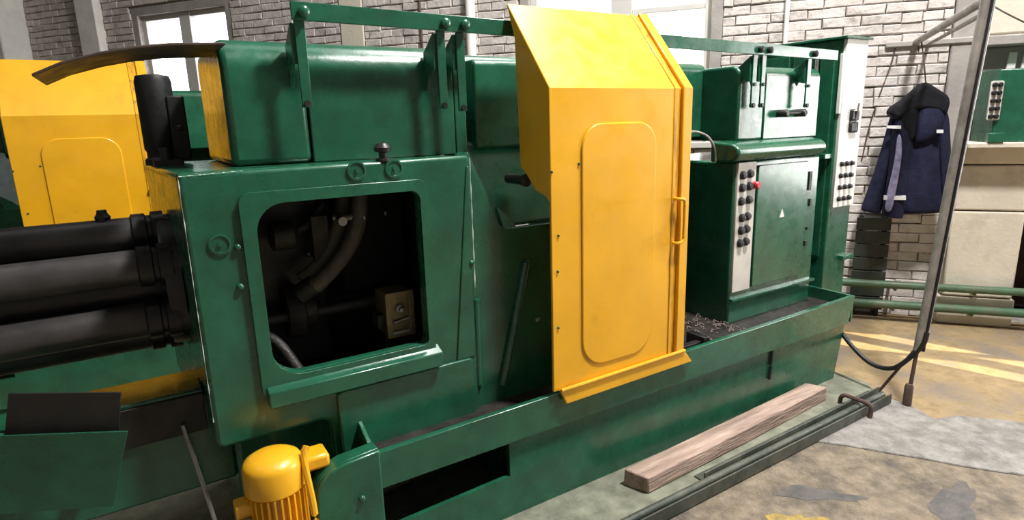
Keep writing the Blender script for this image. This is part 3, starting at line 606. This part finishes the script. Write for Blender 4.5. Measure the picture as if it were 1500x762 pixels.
# the same kind of lathe standing behind
B = copy_tree(A)
for ch_ in list(B.children):
    if ch_.name.startswith(('door_rail', 'hanger')):
        for g_ in list(ch_.children): bpy.data.objects.remove(g_, do_unlink=True)
        bpy.data.objects.remove(ch_, do_unlink=True)
B.location = LO + Vector((-1.885, 2.575, 0))
tag(B, 'second green lathe with yellow sliding door standing behind the black spindle tubes', 'lathe')
# ------------------------------------------------------------------ electrical cabinet
E = thing('electrical_cabinet', (3.82, 2.4, 0.0), 'tall green electrical cabinet with white switch panel at the lathe end', 'cabinet')
eb = obj('cabinet_body', box(BM(), 3.70, 3.95, 2.135, 2.72, 0.022, 2.035), 'green', E, 0.008)
obj('cabinet_top', box(BM(), 3.68, 3.97, 2.10, 2.74, 2.035, 2.05), 'green', E, 0.003)
wp = obj('switch_panel', prism(BM(), rrect(3.712, 3.945, 1.02, 2.036, 0.008, 2), 'y', 2.115, 2.137), 'white', E, 0.003)
obj('edge_strip', box(BM(), 3.692, 3.712, 2.12, 2.14, 1.60, 1.95), 'white', E, 0.002)
sb = button_mesh(0.013, 'button')
for r in range(4):
    for c in range(3): inst('button', sb, wp, (3.762+c*0.056, 2.115, 1.292-r*0.073))
bm = BM(); box(bm, 3.80, 3.888, 2.095, 2.116, 1.555, 1.625); box(bm, 3.80, 3.888, 2.095, 2.116, 1.482, 1.548); sw = obj('main_switch', bm, 'rubber', E, 0.01)
bm = BM(); cyl(bm, (3.845, 2.10, 1.50), (3.845, 2.085, 1.66), 0.006, 8); box(bm, 3.806, 3.884, 2.088, 2.098, 1.613, 1.622); obj('switch_lever', bm, 'steel', sw)
for (y0, y1) in ((2.17, 2.26), (2.29, 2.44), (2.47, 2.68)): obj('side_panel', box(BM(), 3.688, 3.702, y0, y1, 0.7, 1.97), 'green', E, 0.004)
obj('conduit', cyl(BM(), (3.685, 2.28, 0.6), (3.685, 2.28, 1.98), 0.011, 10), 'steel', E)
obj('hinge_bracket', box(BM(), 3.62, 3.70, 2.14, 2.2, 1.33, 1.36), 'green', E, 0.003)
obj('lower_box', box(BM(), 3.86, 3.99, 2.10, 2.14, 0.66, 0.69), 'green', E, 0.003)

# ------------------------------------------------------------------ things on the floor
a, b, c, d = (1.652, 1.775), (3.11, 1.835), (3.14, 1.73), (1.690, 1.655)
WB = thing('timber_beam', (2.4, 1.74, 0.022), 'weathered square timber beam lying along the base of the green lathe', 'timber')
bm = BM(); prism(bm, [a, d, (2.4, 1.688), c, b, (2.4, 1.803)], 'z', 0.022, 0.098)
for v in bm.verts: v.co += Vector((random.uniform(-.006, .006), random.uniform(-.004, .004), random.uniform(-.004, .004)))
obj('beam_body', bm, 'wood', WB, 0.006)
def lbar(name, x0, x1, y, z, w, h, th, label, m='bar', tilt=0.0):
    T = thing(name, ((x0+x1)/2, y, z), label, 'steel bar')
    bm = BM(); prism(bm, [(y, z), (y+w, z), (y+w, z+th), (y+th, z+th), (y+th, z+h), (y, z+h)], 'x', x0, x1)
    for v in bm.verts: v.co.y += (v.co.x-(x0+x1)/2)*tilt
    o = obj('angle_profile', bm, m, T, 0.002)
    return T
lbar('angle_bar', 0.9, 3.40, 1.500, 0.016, 0.058, 0.058, 0.008, 'outer dark steel angle bar lying on the floor edge by the pad', tilt=0.006)
lbar('angle_bar', 1.95, 3.44, 1.585, 0.022, 0.06, 0.05, 0.008, 'shorter steel angle bar between the timber beam and the outer bar', tilt=0.012)
T = thing('pipe_bar', (2.4, 1.64, 0.03), 'thin grey steel tube tucked between the two steel angle bars', 'steel bar')
obj('bar_body', tube(BM(), [(1.3, 1.553, 0.044), (3.42, 1.566, 0.044)], 0.017, 10, False), 'bar', T)
T = thing('wire_tie', (3.15, 1.57, 0.016), 'twisted dark wire tie wrapped around the bundled steel bars', 'wire tie')
bm = BM(); tube(bm, [(3.14, 1.488, 0.012), (3.145, 1.488, 0.07), (3.15, 1.505, 0.085), (3.155, 1.57, 0.086), (3.16, 1.635, 0.082), (3.165, 1.66, 0.06), (3.165, 1.664, 0.028)], 0.012, 8)
obj('tie_loop', bm, 'rust', T)
# slanting pole of pipe with arm
PB = Vector((3.45, 1.45, 0.016))
PO = thing('pipe_stand', PB, 'leaning grey pipe post with thin foot and arm, cable tied to it', 'post')
top = Vector((3.625, 1.40, 2.20)); knee = PB + (top-PB)*0.145
obj('upright', tube(BM(), [knee, top], 0.021, 14, False), 'galv', PO)
obj('side_conduit', tube(BM(), [knee+Vector((.03, -.02, .1)), top+Vector((.035, -.02, 0))], 0.012, 10, False), 'galv', PO)
obj('side_cable', tube(BM(), [knee+Vector((.008, -.026, 0)), PB+(top-PB)*0.5+Vector((.012, -.026, 0)), top+Vector((.012, -.026, 0))], 0.007, 8), 'rubber', PO)
obj('lower_rod', tube(BM(), [PB, knee+Vector((0, 0, .03))], 0.010, 10, False), 'rust', PO)
obj('foot', lathe(BM(), [(0.022, 0), (0.022, 0.11), (0.016, 0.125)], PB, 'z', 12), 'rust', PO)
q = at('z', 0.022, 1286, 575); obj('brace', tube(BM(), [Vector(q), knee+Vector((-.01, 0, .02))], 0.008, 8, False), 'rust', PO)
ae = hall(*(lambda s: (s[0], WD-0.045, s[1]))(wl(1342, 62, WD-0.045)))
ab = PB+(top-PB)*0.962
obj('arm', tube(BM(), [ab, ae], 0.022, 12, False), 'galv', PO)
obj('arm_conduit', tube(BM(), [ab+Vector((.01, 0, -.06)), ae+Vector((.05, -.06, -.02))], 0.012, 10, False), 'galv', PO)
cb = thing('power_cable', (3.5, 1.9, 0.3), 'thick black cable drooping from the lathe end to the pipe post', 'cable')
a0 = at('y', 1.95, 1222, 470)
pts = [Vector((3.46, 2.0, 0.42)), Vector((3.52, 1.92, 0.33))]+[PB.lerp(Vector((3.52, 1.92, 0)), f)+Vector((0, 0, h)) for f, h in ((0.75, 0.235), (0.5, 0.17), (0.28, 0.17), (0.12, 0.22))]+[knee+Vector((-.005, -.02, 0.03)), knee+(top-PB)*0.05+Vector((0, -.03, 0))]
obj('cable_body', tube(BM(), pts, 0.013, 10), 'rubber', cb)

# ------------------------------------------------------------------ along the brick wall
def wpt(px, py, n): s, z = wl(px, py, n); return hall(s, n, z)
for (name, py, lab, rr) in (('wall_pipe_run', 415, 'upper dirty green pipe running along the foot of the brick wall', 0.030), ('wall_pipe_run', 444, 'lower dirty green pipe just above the floor along the brick wall', 0.033)):
    s, z = wl(1300, py+2, 5.22)
    T = thing(name, hall(1.2, 5.22, z), lab, 'pipe')
    obj('pipe_body', tube(BM(), [hall(-1.5, 5.22, z), hall(4.5, 5.22, z)], rr, 16, False), 'pipegreen', T)
    for sx in (0.0, 1.15, 1.66, 2.6): obj('pipe_bracket', tube(BM(), [hall(sx, 5.22, z-rr*1.2), hall(sx, 5.47, z-rr*1.2)], 0.012, 8, False), 'pipegreen', T)
    if py > 430:
        for sx in (-1.4, 0.6, 3.2): obj('pipe_foot', tube(BM(), [hall(sx, 5.22, 0.0), hall(sx, 5.22, z)], 0.02, 8, False), 'pipegreen', T)
# stack of dark boards
s0, z0 = wl(1246, 412, 5.36); s1, z1 = wl(1306, 316, 5.36)
BK = thing('board_crate', hall((s0+s1)/2, 5.36, 0.0), 'dark green slatted crate standing behind the pipes under the jacket', 'crate')
hgt = 0.80
for k in range(7):
    za = 0.06+k*0.107
    bm = BM(); prism(bm, [hp(s0, 5.33), hp(s1, 5.33), hp(s1, 5.352), hp(s0, 5.352)], 'z', za, za+0.098); obj('slat', bm, 'darkgreen', BK, 0.004)
for sx in (s0+0.02, s1-0.05):
    bm = BM(); prism(bm, [hp(sx, 5.352), hp(sx+0.03, 5.352), hp(sx+0.03, 5.405), hp(sx, 5.405)], 'z', 0.0, 0.81); obj('corner_post', bm, 'darkgreen', BK, 0.004)
# green control box on the sill
s0, z0 = 1.575, 1.375
G = thing('control_box', hall(1.85, 5.25, 1.375), 'green control box with ten button panel standing on the wall sill', 'control box')
bm = BM(); prism(bm, [hp(1.60, 5.15), hp(2.35, 5.15), hp(2.35, 5.40), hp(1.55, 5.40)], 'z', 1.375, 1.862); obj('box_body', bm, 'green', G, 0.008)
tl, tr_, br_, bl_ = wl(1456, 117, 5.14), wl(1475, 119, 5.14), wl(1460, 178, 5.14), wl(1441, 175, 5.14)
def hprism(pts, n0, n1):
    bm = BM(); a = [bm.verts.new(hall(s, n0, z)) for s, z in pts]; b = [bm.verts.new(hall(s, n1, z)) for s, z in pts]
    bm.faces.new(a); bm.faces.new(b[::-1])
    for i in range(len(pts)): bm.faces.new((a[i], a[(i+1) % len(pts)], b[(i+1) % len(pts)], b[i]))
    bmesh.ops.recalc_face_normals(bm, faces=bm.faces[:]); return bm
cs = (tl[0]+tr_[0]+br_[0]+bl_[0])/4; cz = (tl[1]+tr_[1]+br_[1]+bl_[1])/4; hh = abs(tl[1]-bl_[1])/2; hw = abs(tr_[0]-tl[0])/2
bp_ = obj('button_panel', hprism(rrect(cs-hw, cs+hw, cz-hh, cz+hh, 0.012, 4), 5.135, 5.152), 'panel', G, 0.003)
gb = button_mesh(0.013, 'button')
for r in range(5):
    for c in (-1, 1): inst('button', gb, bp_, hall(cs+c*hw*0.42, 5.136, cz+hh*0.80*(1-r*0.5)), (0, 0, WA))
obj('side_ledge', hprism([(1.57, 1.375), (1.66, 1.375), (1.66, 1.44), (1.57, 1.44)], 5.10, 5.16), 'green', G, 0.004)
ORG[0] = Vector((0, 0, 0))
# loose wires on the wall
T = thing('wall_wire', hall(1.05, 5.40, 1.4), 'thin dark wire hanging slantwise down the whitewashed bricks', 'wire')
obj('wire_body', tube(BM(), [wpt(1312, 68, 5.42), wpt(1305, 95, 5.42), wpt(1290, 135, 5.42), wpt(1275, 180, 5.42), wpt(1262, 235, 5.42)], 0.006, 6), 'rust', T)
T = thing('wall_wire', hall(1.7, 5.20, 2.2), 'thin dark wire running from the pipe post over cream plaster', 'wire')
obj('wire_body', tube(BM(), [PB+(top-PB)*0.96, wpt(1475, 20, 4.9), wpt(1540, 52, 5.30)], 0.005, 6), 'rust', T)

# ------------------------------------------------------------------ jacket on a hook
JN = 5.22
J = thing('work_jacket', hall(*(lambda q: (q[0], JN, q[1]))(wl(1345, 120, JN))), 'navy hooded work jacket with silver bands hanging before the brick wall', 'jacket')
def jl(rows, dep, nn, m, name, par, n=20, wob=0.0):
    rings = []
    for i, ((xl, yl), (xr, yr), dp) in enumerate(rows):
        a, b = wpt(xl, yl, nn), wpt(xr, yr, nn); c = (a+b)/2; h = (b-a)/2; ring = []
        for j in range(n):
            t = 2*math.pi*j/n
            k = 1+wob*math.sin(5*t+i*0.7)+wob*0.6*math.sin(9*t-i)
            ring.append(c+h*math.cos(t)+NN*(dp*math.sin(t)*k))
        rings.append(ring)
    o = obj(name, loft(BM(), rings), m, par)
    ss = o.modifiers.new('sub', 'SUBSURF'); ss.levels = 1; ss.render_levels = 2
    return o
torso = jl([((1326, 158), (1384, 152), 0.03), ((1308, 172), (1390, 168), 0.07), ((1302, 200), (1391, 198), 0.085), ((1298, 240), (1392, 236), 0.09), ((1297, 280), (1394, 276), 0.095), ((1298, 306), (1395, 302), 0.095), ((1299, 314), (1395, 312), 0.085)], 0.1, JN, 'navy', 'torso', J, 28, 0.12)
jl([((1312, 158), (1328, 162), 0.03), ((1303, 170), (1322, 176), 0.05), ((1296, 200), (1318, 204), 0.055), ((1284, 240), (1308, 246), 0.055), ((1270, 280), (1298, 286), 0.05), ((1261, 304), (1291, 310), 0.05), ((1260, 309), (1290, 314), 0.04)], 0.05, JN-0.01, 'navy', 'sleeve', J, 16, 0.10)
slv = jl([((1312, 168), (1338, 172), 0.04), ((1306, 195), (1336, 198), 0.055), ((1303, 230), (1334, 232), 0.055), ((1298, 270), (1330, 272), 0.055), ((1292, 300), (1326, 303), 0.05), ((1291, 314), (1323, 319), 0.05), ((1294, 317), (1321, 321), 0.04)], 0.05, JN-0.085, 'navy', 'sleeve', J, 16, 0.10)
jl([((1374, 160), (1390, 158), 0.03), ((1372, 200), (1392, 198), 0.045), ((1374, 250), (1394, 246), 0.045), ((1378, 290), (1396, 288), 0.04), ((1382, 312), (1394, 312), 0.035)], 0.05, JN-0.05, 'navy', 'sleeve', J, 16, 0.08)
hd = obj('hood', hprism([wl(x, y, JN-0.14) for x, y in ((1302, 166), (1308, 157), (1325, 146), (1340, 133), (1352, 122), (1358, 119), (1366, 124), (1382, 134), (1392, 141), (1393, 152), (1388, 170), (1376, 164), (1362, 160), (1346, 160), (1330, 167), (1314, 176))], JN-0.14, JN+0.02), 'blackcloth', J, 0.03, 4)
jl([((1320, 150), (1346, 150), 0.03), ((1318, 175), (1345, 172), 0.035), ((1322, 195), (1342, 195), 0.03), ((1328, 206), (1338, 206), 0.015)], 0.05, JN-0.11, 'blackcloth', 'hood_lining', J, 16, 0.05)
jl([((1345, 148), (1388, 146), 0.03), ((1342, 175), (1386, 170), 0.05), ((1340, 200), (1380, 192), 0.045), ((1338, 212), (1366, 204), 0.02)], 0.05, JN-0.10, 'navy', 'hood_back', J, 18, 0.08)
def band(name, pts, nn, m, par, th=0.012): return obj(name, hprism([wl(x, y, nn) for x, y in pts], nn, nn+th), m, par)
band('silver_band', [(1299.5, 184), (1320, 184), (1320, 189), (1299.5, 188)], JN-0.146, 'silver', J, 0.03)
band('silver_band', [(1372, 190), (1382, 190), (1382, 195), (1372, 195)], JN-0.142, 'silver', J, 0.03)
band('silver_band', [(1295.5, 287), (1327, 287), (1327, 293), (1295, 293)], JN-0.146, 'silver', J, 0.03)
st = jl([((1314, 195), (1321, 196), 0.012), ((1312, 225), (1322, 227), 0.02), ((1306, 255), (1317, 257), 0.02), ((1299, 282), (1312, 285), 0.02), ((1294, 310), (1306, 313), 0.018)], 0.05, JN-0.135, 'lilac', 'sleeve_stripe', J, 12, 0.25)
T = thing('wall_hook', hall(*(lambda q: (q[0], JN-0.06, q[1]))(wl(1357, 120, JN-0.06))), 'thin wire hook holding the hooded jacket up from the pipe arm', 'hook')
hk = wpt(1357, 122, JN-0.06); arm_pt = ab.lerp(ae, 0.90)
obj('hook_wire', tube(BM(), [arm_pt+Vector((0, 0, 0.01)), arm_pt.lerp(hk, 0.5)+Vector((.004, 0, 0)), hk+Vector((0, 0, -0.02))], 0.005, 6), 'rust', T)
